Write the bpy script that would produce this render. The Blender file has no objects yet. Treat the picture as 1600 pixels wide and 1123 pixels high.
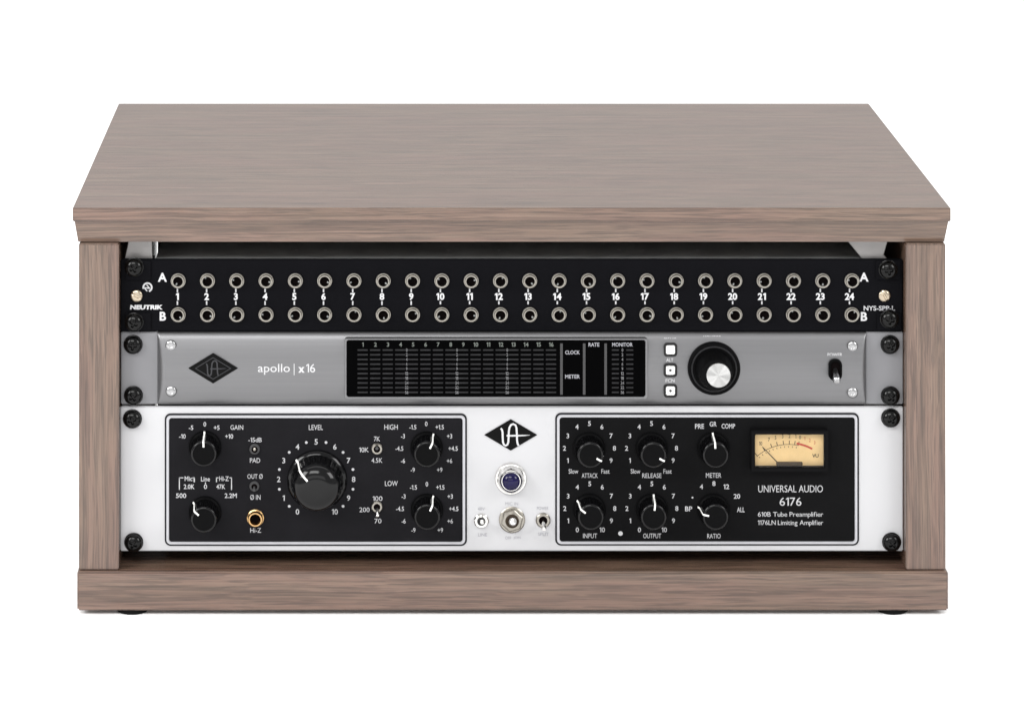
import bpy, bmesh, math, random
from math import radians, sin, cos, pi
from mathutils import Vector
random.seed(7)
SC = bpy.context.scene
COL = SC.collection

# ------------------------------------------------------------------ camera
L = 2.0                    # metres from the lens to the cabinet's front plane
S0 = 0.000387              # metres per photo pixel on that plane
VX, VY = 607.0, -794.0     # where the straight-ahead direction meets the photo
CAMX, CAMZ = -0.0745, 0.6793
cam = bpy.data.cameras.new('camera')
cam_ob = bpy.data.objects.new('camera', cam); COL.objects.link(cam_ob)
cam_ob.location = (CAMX, -L, CAMZ); cam_ob.rotation_euler = (radians(90), 0, 0)
cam.sensor_width = 36.0; cam.sensor_fit = 'HORIZONTAL'
cam.lens = 36.0 * (L / S0) / 1600.0
cam.shift_x = (800 - VX) / 1600.0
cam.shift_y = -(561.5 - VY) / 1600.0
cam.clip_start = 0.05; cam.clip_end = 100
SC.camera = cam_ob

# ------------------------------------------------------------------ world and lamps (white photo studio)
w = bpy.data.worlds.new('World'); SC.world = w; w.use_nodes = True
bg = w.node_tree.nodes['Background']
bg.inputs[0].default_value = (1.0, 1.0, 1.0, 1); bg.inputs[1].default_value = 0.79

def softbox(name, loc, target, size, power, col=(1, 0.995, 0.985)):
    l = bpy.data.lights.new(name, 'AREA'); l.shape = 'RECTANGLE'
    l.size, l.size_y = size; l.energy = power; l.color = col
    o = bpy.data.objects.new(name, l); COL.objects.link(o); o.location = loc
    o.rotation_euler = (Vector(target) - Vector(loc)).to_track_quat('-Z', 'Y').to_euler()
    return o
softbox('overhead_softbox', (0.0, 0.9, 3.0), (0, 0.6, 0), (4.4, 3.2), 70)
softbox('key_softbox', (-0.55, -2.2, 2.05), (0, 0, 0.1), (1.5, 0.8), 40)
softbox('front_softbox', (-0.3, -3.0, 0.75), (0, 0, 0.15), (2.6, 0.8), 10)
softbox('side_softbox', (-1.50, -0.92, 1.12), (0, 0, 0.12), (0.8, 0.8), 30)
softbox('side_softbox', (1.50, -0.92, 1.12), (0, 0, 0.12), (0.8, 0.8), 20)
SC.view_settings.view_transform = 'Standard'; SC.view_settings.look = 'None'
SC.view_settings.exposure = 0.0; SC.view_settings.gamma = 1.0
SC.view_settings.use_curve_mapping = False
SC.cycles.max_bounces = 8

# ------------------------------------------------------------------ measuring: photo pixels on a plane at depth y
def S(y): return S0 * (1 + y / L)
def X(px, y=0.0): return (px - VX) * S(y) + CAMX
def Z(py, y=0.0): return CAMZ - (py - VY) * S(y)

# ------------------------------------------------------------------ materials
def lin(c):
    c = c / 255.0
    return c / 12.92 if c <= 0.04045 else ((c + 0.055) / 1.055) ** 2.4
def rgb(r, g, b): return (lin(r), lin(g), lin(b), 1)

def base_mat(name):
    m = bpy.data.materials.new(name); m.use_nodes = True
    nt = m.node_tree
    return m, nt, nt.nodes['Principled BSDF']

def mat(name, col, rough=0.5, metal=0.0, spec=0.5, var=0.06, vscale=60, bump=0.0, bscale=900, coat=0.0):
    """plain paint, plastic or metal with a little uneven tone, gloss and grain"""
    m, nt, b = base_mat(name); N = nt.nodes; K = nt.links
    tc = N.new('ShaderNodeTexCoord')
    n = N.new('ShaderNodeTexNoise'); n.inputs['Scale'].default_value = vscale; n.inputs['Detail'].default_value = 5
    K.new(tc.outputs['Object'], n.inputs['Vector'])
    r = N.new('ShaderNodeMapRange')
    r.inputs[1].default_value = 0.3; r.inputs[2].default_value = 0.7
    r.inputs[3].default_value = 1 - var; r.inputs[4].default_value = 1 + var
    K.new(n.outputs['Fac'], r.inputs[0])
    mx = N.new('ShaderNodeVectorMath'); mx.operation = 'SCALE'
    mx.inputs[0].default_value = col[:3]; K.new(r.outputs[0], mx.inputs['Scale'])
    K.new(mx.outputs[0], b.inputs['Base Color'])
    rr = N.new('ShaderNodeMapRange')
    rr.inputs[1].default_value = 0.3; rr.inputs[2].default_value = 0.7
    rr.inputs[3].default_value = max(0.02, rough * 0.85); rr.inputs[4].default_value = min(1, rough * 1.15)
    K.new(n.outputs['Fac'], rr.inputs[0]); K.new(rr.outputs[0], b.inputs['Roughness'])
    b.inputs['Metallic'].default_value = metal
    b.inputs['Specular IOR Level'].default_value = spec
    if coat: b.inputs['Coat Weight'].default_value = coat; b.inputs['Coat Roughness'].default_value = 0.08
    if bump:
        n2 = N.new('ShaderNodeTexNoise'); n2.inputs['Scale'].default_value = bscale; n2.inputs['Detail'].default_value = 3
        K.new(tc.outputs['Object'], n2.inputs['Vector'])
        bp = N.new('ShaderNodeBump'); bp.inputs['Strength'].default_value = bump; bp.inputs['Distance'].default_value = 0.0004
        K.new(n2.outputs['Fac'], bp.inputs['Height']); K.new(bp.outputs[0], b.inputs['Normal'])
    return m

def brushed(name, col, rough, axis_scale, metal=1.0, var=0.08):
    m, nt, b = base_mat(name); N = nt.nodes; K = nt.links
    tc = N.new('ShaderNodeTexCoord'); mp = N.new('ShaderNodeMapping'); mp.inputs['Scale'].default_value = axis_scale
    K.new(tc.outputs['Object'], mp.inputs['Vector'])
    n = N.new('ShaderNodeTexNoise'); n.inputs['Scale'].default_value = 1; n.inputs['Detail'].default_value = 6
    K.new(mp.outputs[0], n.inputs['Vector'])
    r = N.new('ShaderNodeMapRange'); r.inputs[1].default_value = 0.3; r.inputs[2].default_value = 0.7
    r.inputs[3].default_value = 1 - var; r.inputs[4].default_value = 1 + var
    K.new(n.outputs['Fac'], r.inputs[0])
    mx = N.new('ShaderNodeVectorMath'); mx.operation = 'SCALE'
    mx.inputs[0].default_value = col[:3]; K.new(r.outputs[0], mx.inputs['Scale'])
    K.new(mx.outputs[0], b.inputs['Base Color'])
    bp = N.new('ShaderNodeBump'); bp.inputs['Strength'].default_value = 0.06; bp.inputs['Distance'].default_value = 0.0003
    K.new(n.outputs['Fac'], bp.inputs['Height']); K.new(bp.outputs[0], b.inputs['Normal'])
    b.inputs['Roughness'].default_value = rough; b.inputs['Metallic'].default_value = metal
    return m

def wood(name, axis):
    """printed walnut foil: long pinkish-brown and tan streaks, short dark pores"""
    m, nt, b = base_mat(name); N = nt.nodes; K = nt.links
    tc = N.new('ShaderNodeTexCoord')
    inf = N.new('ShaderNodeObjectInfo')
    off = N.new('ShaderNodeVectorMath'); off.operation = 'ADD'
    K.new(tc.outputs['Object'], off.inputs[0])
    sc = N.new('ShaderNodeVectorMath'); sc.operation = 'SCALE'; sc.inputs[0].default_value = (3.1, 1.7, 2.3)
    K.new(inf.outputs['Random'], sc.inputs['Scale']); K.new(sc.outputs[0], off.inputs[1])
    # slow sideways wander of the grain
    wn = N.new('ShaderNodeTexNoise'); wn.inputs['Scale'].default_value = 7; wn.inputs['Detail'].default_value = 2
    K.new(off.outputs[0], wn.inputs['Vector'])
    ws = N.new('ShaderNodeVectorMath'); ws.operation = 'SCALE'; ws.inputs['Scale'].default_value = 0.006
    K.new(wn.outputs['Color'], ws.inputs[0])
    wv = N.new('ShaderNodeVectorMath'); wv.operation = 'ADD'
    K.new(off.outputs[0], wv.inputs[0]); K.new(ws.outputs[0], wv.inputs[1])
    def streak(along, across, detail, rough=0.55):
        mp = N.new('ShaderNodeMapping')
        mp.inputs['Scale'].default_value = [along if i == axis else across for i in range(3)]
        K.new(wv.outputs[0], mp.inputs['Vector'])
        n = N.new('ShaderNodeTexNoise'); n.inputs['Scale'].default_value = 1
        n.inputs['Detail'].default_value = detail; n.inputs['Roughness'].default_value = rough
        K.new(mp.outputs[0], n.inputs['Vector'])
        return n.outputs['Fac']
    broad = streak(5, 380, 6, 0.65); hue = streak(9, 70, 3); pore = streak(30, 1000, 2, 0.5); fine = streak(14, 640, 3, 0.6)
    ramp = N.new('ShaderNodeValToRGB'); e = ramp.color_ramp.elements
    e[0].position = 0.30; e[0].color = WOOD[0]
    e[1].position = 0.72; e[1].color = WOOD[2]
    k = e.new(0.5); k.color = WOOD[1]
    K.new(broad, ramp.inputs[0])
    hm = N.new('ShaderNodeMapRange'); hm.inputs[1].default_value = 0.40; hm.inputs[2].default_value = 0.60
    K.new(hue, hm.inputs[0])
    tint = N.new('ShaderNodeMix'); tint.data_type = 'RGBA'; tint.blend_type = 'MIX'
    tint.inputs[6].default_value = (1.03, 0.98, 0.98, 1); tint.inputs[7].default_value = (0.99, 1.01, 0.97, 1)
    K.new(hm.outputs[0], tint.inputs[0])
    mul = N.new('ShaderNodeMix'); mul.data_type = 'RGBA'; mul.blend_type = 'MULTIPLY'; mul.inputs[0].default_value = 1
    K.new(ramp.outputs[0], mul.inputs[6]); K.new(tint.outputs[2], mul.inputs[7])
    fr = N.new('ShaderNodeMapRange'); fr.inputs[1].default_value = 0.42; fr.inputs[2].default_value = 0.58
    fr.inputs[3].default_value = 0.82; fr.inputs[4].default_value = 1.16
    K.new(fine, fr.inputs[0])
    pr = N.new('ShaderNodeMapRange'); pr.inputs[1].default_value = 0.40; pr.inputs[2].default_value = 0.48
    pr.inputs[3].default_value = 0.66; pr.inputs[4].default_value = 1.0
    K.new(pore, pr.inputs[0])
    mm = N.new('ShaderNodeMath'); mm.operation = 'MULTIPLY'; K.new(fr.outputs[0], mm.inputs[0]); K.new(pr.outputs[0], mm.inputs[1])
    out = N.new('ShaderNodeVectorMath'); out.operation = 'SCALE'
    K.new(mul.outputs[2], out.inputs[0]); K.new(mm.outputs[0], out.inputs['Scale'])
    K.new(out.outputs[0], b.inputs['Base Color'])
    b.inputs['Roughness'].default_value = 0.55; b.inputs['Specular IOR Level'].default_value = 0.0
    b.inputs['Coat Weight'].default_value = 1.0; b.inputs['Coat IOR'].default_value = 1.60; b.inputs['Coat Roughness'].default_value = 0.25
    bp = N.new('ShaderNodeBump'); bp.inputs['Strength'].default_value = 0.25; bp.inputs['Distance'].default_value = 0.0003
    K.new(mm.outputs[0], bp.inputs['Height']); K.new(bp.outputs[0], b.inputs['Normal'])
    return m

WOOD = [(0.080, 0.049, 0.035, 1), (0.110, 0.068, 0.050, 1), (0.136, 0.089, 0.067, 1)]
M = {}
M['wood_x'] = wood('walnut_foil_lengthwise', 0)
M['wood_z'] = wood('walnut_foil_upright', 2)
M['floor'] = mat('white_studio_floor', (0.95, 0.95, 0.95, 1), 0.75, spec=0.2, var=0.01, vscale=3)
M['rubber'] = mat('black_rubber', (0.004, 0.004, 0.004, 1), 0.7, spec=0.05)
M['rail'] = mat('zinc_steel', (0.21, 0.202, 0.198, 1), 0.45, metal=0.6, var=0.12, vscale=90)
M['chassis'] = mat('black_chassis_steel', (0.012, 0.012, 0.012, 1), 0.5, spec=0.1)
M['patch'] = mat('black_powder_coat', (0.0033, 0.0033, 0.0042, 1), 0.55, spec=0.022, bump=0.12)
M['lid'] = mat('grey_zinc_plated_lid', (0.27, 0.28, 0.28, 1), 0.5, spec=0.25, var=0.2, bump=0.1)
M['nickel'] = mat('nickel_ring', (0.285, 0.268, 0.238, 1), 0.3, metal=1.0, var=0.12, vscale=400)
M['hole'] = mat('hole_shade_and_bushing_black', (0.004, 0.003, 0.003, 1), 0.9, spec=0.0)  # shade of deep holes put into the colour; also black bushings
M['steel'] = mat('bright_steel', (0.33, 0.33, 0.335, 1), 0.28, metal=1.0, var=0.1, vscale=300)
M['brass'] = mat('yellow_zinc_screw', (0.40, 0.34, 0.26, 1), 0.3, metal=1.0, var=0.15, vscale=300)
M['gold'] = mat('gilt_ring', (0.52, 0.33, 0.15, 1), 0.28, metal=1.0, var=0.1, vscale=300)
M['screw'] = mat('black_oxide_screw', (0.0018, 0.0018, 0.0018, 1), 0.15, spec=0.19, var=0.2, vscale=500)
M['alu'] = brushed('grey_anodised_aluminium', (0.158, 0.158, 0.163, 1), 0.42, (12, 700, 900), metal=0.85, var=0.03)
M['ear'] = mat('grey_satin_ear', (0.150, 0.150, 0.158, 1), 0.5, spec=0.3, var=0.03)
M['white'] = mat('white_satin_paint', (0.395, 0.395, 0.406, 1), 0.42, spec=0.3, var=0.015, vscale=25, bump=0.03, bscale=1600)
M['panel'] = mat('charcoal_panel_paint', (0.0072, 0.0070, 0.0082, 1), 0.6, spec=0.045, var=0.12, bump=0.08)
M['panel_dark'] = mat('black_panel_paint', (0.0040, 0.0040, 0.0043, 1), 0.6, spec=0.035, var=0.12, bump=0.08)
M['outline'] = mat('black_groove_paint', (0.010, 0.010, 0.012, 1), 0.5, spec=0.1)
M['trim'] = mat('bright_aluminium_trim', (0.40, 0.40, 0.42, 1), 0.33, metal=0.8, var=0.06, vscale=120)
M['knob'] = mat('black_bakelite', (0.0022, 0.0022, 0.0025, 1), 0.11, spec=0.24, var=0.15, vscale=200)
M['skirt'] = mat('black_skirt_plastic', (0.0025, 0.0025, 0.0027, 1), 0.45, spec=0.035)
M['pointer'] = mat('white_pointer_paint', (0.70, 0.70, 0.68, 1), 0.5, spec=0.2)
M['print_white'] = mat('white_print', (0.36, 0.36, 0.37, 1), 0.6, spec=0.1, var=0.12, vscale=300)
M['print_bright'] = mat('bright_white_print', (0.44, 0.44, 0.45, 1), 0.6, spec=0.1, var=0.08, vscale=300)
M['print_grey'] = mat('grey_print', (0.25, 0.25, 0.27, 1), 0.6, spec=0.1)
M['print_soft'] = mat('soft_grey_print', (0.17, 0.17, 0.18, 1), 0.6, spec=0.1)
M['chrome'] = mat('polished_chrome', (0.70, 0.69, 0.67, 1), 0.14, metal=1.0, var=0.06, vscale=300)
M['display'] = mat('black_display_glass', (0.0006, 0.0006, 0.0007, 1), 0.3, spec=0.01)
M['segment'] = mat('unlit_meter_segment', (0.018, 0.018, 0.019, 1), 0.5, spec=0.05, var=0.25, vscale=250)
M['segment_mark'] = mat('grey_meter_scale', (0.12, 0.12, 0.125, 1), 0.5, spec=0.1, var=0.4, vscale=400)
M['divider'] = mat('grey_divider', (0.045, 0.045, 0.046, 1), 0.5, spec=0.1)
M['key'] = mat('white_key_plastic', (0.72, 0.72, 0.71, 1), 0.35)
M['cream'] = mat('cream_dial_card', (0.66, 0.47, 0.225, 1), 0.6, spec=0.2, var=0.07, vscale=120)
M['red'] = mat('red_dial_ink', (0.42, 0.05, 0.035, 1), 0.6, spec=0.1)
M['ink'] = mat('black_dial_ink', (0.03, 0.022, 0.015, 1), 0.6, spec=0.1)
M['ink_soft'] = mat('brown_dial_ink', (0.06, 0.042, 0.022, 1), 0.6, spec=0.1)
M['jewel'] = mat('violet_glass_jewel', (0.003, 0.0018, 0.030, 1), 0.06, spec=0.26, var=0.3, vscale=250)
M['emblem'] = mat('black_emblem_enamel', (0.004, 0.004, 0.004, 1), 0.4, spec=0.04)

def spun():
    m, nt, b = base_mat('spun_aluminium'); N = nt.nodes; K = nt.links
    b.inputs['Base Color'].default_value = (0.50, 0.50, 0.495, 1); b.inputs['Metallic'].default_value = 1
    b.inputs['Roughness'].default_value = 0.50; b.inputs['Anisotropic'].default_value = 0.95
    t = N.new('ShaderNodeTangent'); t.direction_type = 'RADIAL'; t.axis = 'Y'
    K.new(t.outputs[0], b.inputs['Tangent'])
    return m
M['spun'] = spun()
M['print_faint'] = mat('faint_grey_print', (0.105, 0.115, 0.105, 1), 0.6, spec=0.1)
M['print_dim'] = mat('dim_grey_print', (0.035, 0.035, 0.038, 1), 0.6, spec=0.1)

def pane():
    m, nt, b = base_mat('clear_meter_pane'); N = nt.nodes; K = nt.links
    N.remove(b)
    tr = N.new('ShaderNodeBsdfTransparent'); gl = N.new('ShaderNodeBsdfGlossy'); gl.inputs['Roughness'].default_value = 0.05
    fr = N.new('ShaderNodeFresnel'); fr.inputs[0].default_value = 1.25
    mx = N.new('ShaderNodeMixShader')
    K.new(fr.outputs[0], mx.inputs[0]); K.new(tr.outputs[0], mx.inputs[1]); K.new(gl.outputs[0], mx.inputs[2])
    K.new(mx.outputs[0], N['Material Output'].inputs[0])
    return m
M['pane'] = pane()

# ------------------------------------------------------------------ mesh helpers
WORLD = {}
def rr(x0, x1, z0, z1, r, n=5):
    """rounded rectangle outline in x, z"""
    if z0 > z1: z0, z1 = z1, z0
    p = []
    for cx, cz, a in ((x1 - r, z1 - r, 0), (x0 + r, z1 - r, 90), (x0 + r, z0 + r, 180), (x1 - r, z0 + r, 270)):
        for i in range(n + 1):
            t = radians(a + 90 * i / n); p.append((cx + r * cos(t), cz + r * sin(t)))
    return p

class MB:
    def __init__(s): s.v = []; s.f = []
    def add(s, vs, fs):
        k = len(s.v); s.v += [tuple(a) for a in vs]; s.f += [tuple(i + k for i in f) for f in fs]; return s
    def box(s, x0, x1, y0, y1, z0, z1):
        return s.add([(x, y, z) for x in (x0, x1) for y in (y0, y1) for z in (z0, z1)],
                     [(0, 1, 3, 2), (4, 6, 7, 5), (0, 4, 5, 1), (2, 3, 7, 6), (0, 2, 6, 4), (1, 5, 7, 3)])
    def prism(s, poly, yf, yb):
        n = len(poly)
        return s.add([(x, yf, z) for x, z in poly] + [(x, yb, z) for x, z in poly],
                     [tuple(range(n)), tuple(range(2 * n - 1, n - 1, -1))] +
                     [(i, i + n, (i + 1) % n + n, (i + 1) % n) for i in range(n)])
    def ring(s, a, b, yf, yb):
        """frame between two outlines with the same number of points"""
        n = len(a)
        vs = [(x, yf, z) for x, z in a] + [(x, yf, z) for x, z in b] + [(x, yb, z) for x, z in a] + [(x, yb, z) for x, z in b]
        fs = []
        for i in range(n):
            j = (i + 1) % n
            fs += [(i, j, n + j, n + i), (2 * n + i, 3 * n + i, 3 * n + j, 2 * n + j),
                   (i, 2 * n + i, 2 * n + j, j), (n + i, n + j, 3 * n + j, 3 * n + i)]
        return s.add(vs, fs)
    def lathe(s, prof, c=(0, 0, 0), seg=32, cap=True, rot=0.0):
        """profile of (radius, height towards the viewer) turned round the y axis"""
        cx, cy, cz = c; vs = []; fs = []; rows = []
        for r, h in prof:
            if r < 1e-7: rows.append([len(vs)]); vs.append((cx, cy - h, cz))
            else:
                rows.append(list(range(len(vs), len(vs) + seg)))
                vs += [(cx + r * cos(rot + 2 * pi * i / seg), cy - h, cz + r * sin(rot + 2 * pi * i / seg)) for i in range(seg)]
        for a, b in zip(rows, rows[1:]):
            for i in range(seg):
                j = (i + 1) % seg
                if len(a) == 1 and len(b) == 1: continue
                if len(a) == 1: fs.append((a[0], b[i], b[j]))
                elif len(b) == 1: fs.append((a[i], a[j], b[0]))
                else: fs.append((a[i], a[j], b[j], b[i]))
        return s.add(vs, fs)
    def tube(s, p0, p1, r0, r1, seg=14):
        p0, p1 = Vector(p0), Vector(p1); d = (p1 - p0).normalized()
        u = d.orthogonal().normalized(); v = d.cross(u)
        pts = []; rings = [(p0, r0), (p1 - d * r1 * 0.5, r1), (p1 - d * r1 * 0.12, r1 * 0.75), (p1, r1 * 0.3)]
        for p, r in rings: pts += [p + u * r * cos(2 * pi * i / seg) + v * r * sin(2 * pi * i / seg) for i in range(seg)]
        fs = [(k * seg + i, k * seg + (i + 1) % seg, (k + 1) * seg + (i + 1) % seg, (k + 1) * seg + i)
              for k in range(len(rings) - 1) for i in range(seg)]
        fs += [tuple(range(seg - 1, -1, -1)), tuple((len(rings) - 1) * seg + i for i in range(seg))]
        return s.add(pts, fs)
    def ribbon(s, pts, wd, y, th=0.0001):
        """flat printed stroke; wd may be one width or one per point"""
        P = [Vector(p) for p in pts]; n = len(P); vs = []
        W = wd if isinstance(wd, (list, tuple)) else [wd] * n
        for i, p in enumerate(P):
            t = (P[min(i + 1, n - 1)] - P[max(i - 1, 0)]).normalized(); o = Vector((-t.y, t.x)) * W[i] / 2
            vs += [(p.x + o.x, y, p.y + o.y), (p.x - o.x, y, p.y - o.y)]
        return s.add(vs, [(2 * i, 2 * i + 1, 2 * i + 3, 2 * i + 2) for i in range(n - 1)])
    def mesh(s, name, m, bevel=0.0, seg=2, origin=(0, 0, 0), angle=38, recalc=True):
        me = bpy.data.meshes.new(name)
        ox, oy, oz = origin
        me.from_pydata([(a - ox, b - oy, c - oz) for a, b, c in s.v], [], s.f)
        bm = bmesh.new(); bm.from_mesh(me)
        if recalc: bmesh.ops.recalc_face_normals(bm, faces=bm.faces)
        if bevel:
            ed = [e for e in bm.edges if len(e.link_faces) == 2 and e.calc_face_angle(0) > radians(30)]
            bmesh.ops.bevel(bm, geom=ed, offset=bevel, segments=seg, affect='EDGES', clamp_overlap=True)
        bm.to_mesh(me); bm.free()
        me.materials.append(m)
        me.polygons.foreach_set('use_smooth', [True] * len(me.polygons))
        me.set_sharp_from_angle(angle=radians(angle))
        return me
    def part(s, name, m, parent, origin=None, **k):
        if origin is None:
            xs, ys, zs = zip(*s.v); origin = ((min(xs) + max(xs)) / 2, (min(ys) + max(ys)) / 2, (min(zs) + max(zs)) / 2)
        return place(name, s.mesh(name, m, origin=origin, **k), parent, origin)

def place(name, me, parent, loc, rot=0.0, label=None):
    o = bpy.data.objects.new(name, me); COL.objects.link(o)
    pw = Vector(WORLD[parent.name]) if parent else Vector((0, 0, 0))
    if parent: o.parent = parent
    o.location = Vector(loc) - pw
    o.rotation_euler = (0, rot, 0)
    WORLD[o.name] = tuple(loc)
    if label: o['label'] = label
    return o
def thing(name, label, cat, loc):
    o = bpy.data.objects.new(name, None); COL.objects.link(o); o.location = loc
    o.empty_display_size = 0.02
    o['label'] = label; o['category'] = cat; WORLD[o.name] = tuple(loc)
    return o

# ---- lettering: outlines of the built-in typeface, fitted to a measured box
_TX = {}
def outline(t, bold):
    c = bpy.data.curves.new('lettering', 'FONT'); c.body = t; c.resolution_u = 3; c.offset = bold
    o = bpy.data.objects.new('lettering', c); COL.objects.link(o)
    dg = bpy.context.evaluated_depsgraph_get(); me = bpy.data.meshes.new_from_object(o.evaluated_get(dg))
    vs = [(v.co.x, v.co.y) for v in me.vertices]; fs = [tuple(p.vertices) for p in me.polygons]
    bpy.data.objects.remove(o); bpy.data.curves.remove(c); bpy.data.meshes.remove(me)
    return vs, fs
def glyphs(t, bold):
    if (t, bold) in _TX: return _TX[(t, bold)]
    if '1' in t:
        # numerals are set one by one so that each 1 can carry a flag
        vs = []; fs = []; pen = 0.0
        hx = min(v[0] for v in outline('H', bold)[0])
        for ch in t:
            if ch == ' ': pen += 0.26; continue
            g, f = outline(ch, bold); k = len(vs)
            x0 = min(v[0] for v in g); x1 = max(v[0] for v in g); y1 = max(v[1] for v in g)
            if ch == '1':
                st = x1 - x0; fl_ = 0.13; pen += fl_ + 0.012
                vs += [(v[0] - x0 + pen, v[1]) for v in g]; fs += [tuple(i + k for i in q) for q in f]
                k = len(vs); th = st * 1.05
                vs += [(pen + 0.002, y1), (pen + 0.002, y1 - th), (pen - fl_, y1 - fl_ * 0.75 - th), (pen - fl_, y1 - fl_ * 0.75)]
                fs.append((k, k + 1, k + 2, k + 3)); pen += st + 0.07
            else:
                vs += [(v[0] - x0 + pen, v[1]) for v in g]; fs += [tuple(i + k for i in q) for q in f]
                pen += x1 - x0 + 0.065
    else: vs, fs = outline(t, bold)
    xs = [v[0] for v in vs]; ys = [v[1] for v in vs]
    _TX[(t, bold)] = (vs, fs, min(xs), max(xs), min(ys), max(ys))
    return _TX[(t, bold)]
def text(mb, t, px, py, h, y, wd=None, bold=0.012, skew=0.0, rot=0.0, squeeze=1.0):
    vs, fs, x0, x1, y0, y1 = glyphs(t, bold)
    sy = h * S(y) / (y1 - y0); sx = sy * squeeze if wd is None else wd * S(y) / (x1 - x0)
    cx, cz = X(px, y), Z(py, y); out = []
    for a, b in vs:
        u = (a - (x0 + x1) / 2) * sx; v = (b - (y0 + y1) / 2) * sy; u += v * skew
        out.append((cx + u * cos(rot) - v * sin(rot), y, cz + u * sin(rot) + v * cos(rot)))
    mb.add(out, fs)
def dot(mb, px, py, r, y, n=10):
    cx, cz, r = X(px, y), Z(py, y), r * S(y)
    mb.add([(cx + r * cos(2 * pi * i / n), y, cz + r * sin(2 * pi * i / n)) for i in range(n)], [tuple(range(n))])
def bar(mb, x0, x1, y0, y1, y):
    mb.add([(X(x0, y), y, Z(y1, y)), (X(x1, y), y, Z(y1, y)), (X(x1, y), y, Z(y0, y)), (X(x0, y), y, Z(y0, y))], [(0, 1, 2, 3)])

# ================================================================== SETTING
fl = MB(); fl.box(-7, 7, -6, 8, -0.05, 0.0)
floor = fl.part('floor', M['floor'], None, origin=(0, 0, 0)); floor['kind'] = 'structure'

# ================================================================== CABINET
FY = 0.012                                    # depth of the units' front plates
DEPTH = 0.341
SY = 0.0030                                   # side panels sit a little back from the base
cab = thing('rack_cabinet', 'walnut brown wooden desktop rack cabinet holding three audio units', 'cabinet', (X(799.5), 0.17, 0))
zb0, zb1 = Z(953.5), Z(893)
# base
b = MB(); b.box(X(120.5), X(1481.5), 0, DEPTH, zb0, zb1)
b.part('base_panel', M['wood_x'], cab, bevel=0.0009, seg=2)
# sides
zt0 = Z(378.5, 0.0068)                           # underside of the top
for a0, a1 in ((123.2, 185.6), (1415.5, 1477.4)):
    b = MB(); b.box(X(a0, SY), X(a1, SY), SY, DEPTH - 0.004, zb1 + 0.0002, zt0 - 0.0002)
    b.part('side_panel', M['wood_z'], cab, bevel=0.0006, seg=2)
# top: upright band above, tapering band below, thin lip at the bottom
zt = Z(325); CHD = 0.0074
prof = [(0.0, zt), (0.0, Z(346)), (0.0026, Z(346) - 0.0003), (CHD, Z(374.5, CHD)), (CHD, zt0)]
def loop(d, z):
    e = d * 0.32
    return [(X(113.5) + e, d, z), (X(1485.5) - e, d, z), (X(1485.5) - e, DEPTH, z), (X(113.5) + e, DEPTH, z)]
t = MB(); vs = []
for d, z in prof: vs += loop(d, z)
fs = [(0, 1, 2, 3), (16, 19, 18, 17)]
for k in range(4):
    for i in range(4): fs.append((4 * k + i, 4 * k + (i + 1) % 4, 4 * k + 4 + (i + 1) % 4, 4 * k + 4 + i))
t.add(vs, fs); t.part('top_panel', M['wood_x'], cab, bevel=0.0005, seg=2)
# unseen panel added at the rear to keep the inside dark
b = MB(); b.box(X(186) + 0.001, X(1415) - 0.001, DEPTH - 0.020, DEPTH - 0.006, zb1 + 0.0005, zt0 - 0.0005)
b.part('added_rear_light_stop', M['wood_x'], cab)
# rubber feet
FR = 0.0097
ft = MB(); n = 28
prof = [(0, 0), (FR * 0.93, 0), (FR * 0.99, 0.0005), (FR, 0.0012), (FR, 0.0029), (0, 0.0029)]
vs = []; fs = []; rows = []
for r, z in prof:
    if r == 0: rows.append([len(vs)]); vs.append((0, 0, z))
    else: rows.append(list(range(len(vs), len(vs) + n))); vs += [(r * cos(2 * pi * i / n), r * sin(2 * pi * i / n), z) for i in range(n)]
for a, c in zip(rows, rows[1:]):
    for i in range(n):
        j = (i + 1) % n
        fs.append((a[0], c[i], c[j]) if len(a) == 1 else (a[i], a[j], c[0]) if len(c) == 1 else (a[i], a[j], c[j], c[i]))
ft.add(vs, fs); foot_me = ft.mesh('foot', M['rubber'])
for fx in (207.5, 1394):
    for fy in (FR + 0.0005, DEPTH - 0.03):
        place('foot', foot_me, cab, (X(fx, 0.01), fy, zb0 - 0.0029))
# steel rails behind the plates: an upright strip with punched holes, the right one with a slanted gusset
RY = FY + 0.0042
for side, outer, inner in ((0, 190, 238), (1, 1391, 1349)):
    r_ = MB()
    x0, x1 = X(outer, RY), X(inner, RY)
    top = zt0 - 0.0004; low = Z(846, RY)
    if side == 0:
        poly = [(x0, low), (x1, low), (x1, top), (X(201, RY), top), (X(195, RY), Z(404, RY)), (x0, Z(412, RY))]
    else:
        poly = [(x1, low), (x0, low), (x0, Z(410, RY)), (X(1381, RY), Z(398, RY)), (X(1388, RY), top), (X(1322, RY), top), (x1, Z(407, RY))]
    r_.prism(poly, RY, RY + 0.0018)
    ra = r_.part('rack_rail', M['rail'], cab, bevel=0.0004, seg=1)
    fl_ = MB()
    xi = x1; fl_.box(min(xi, xi + (0.0018 if side else -0.0018)), max(xi, xi + (0.0018 if side else -0.0018)), RY + 0.0021, RY + 0.022, low, Z(412, RY))
    fl_.part('rail_flange', M['rail'], ra)

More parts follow.
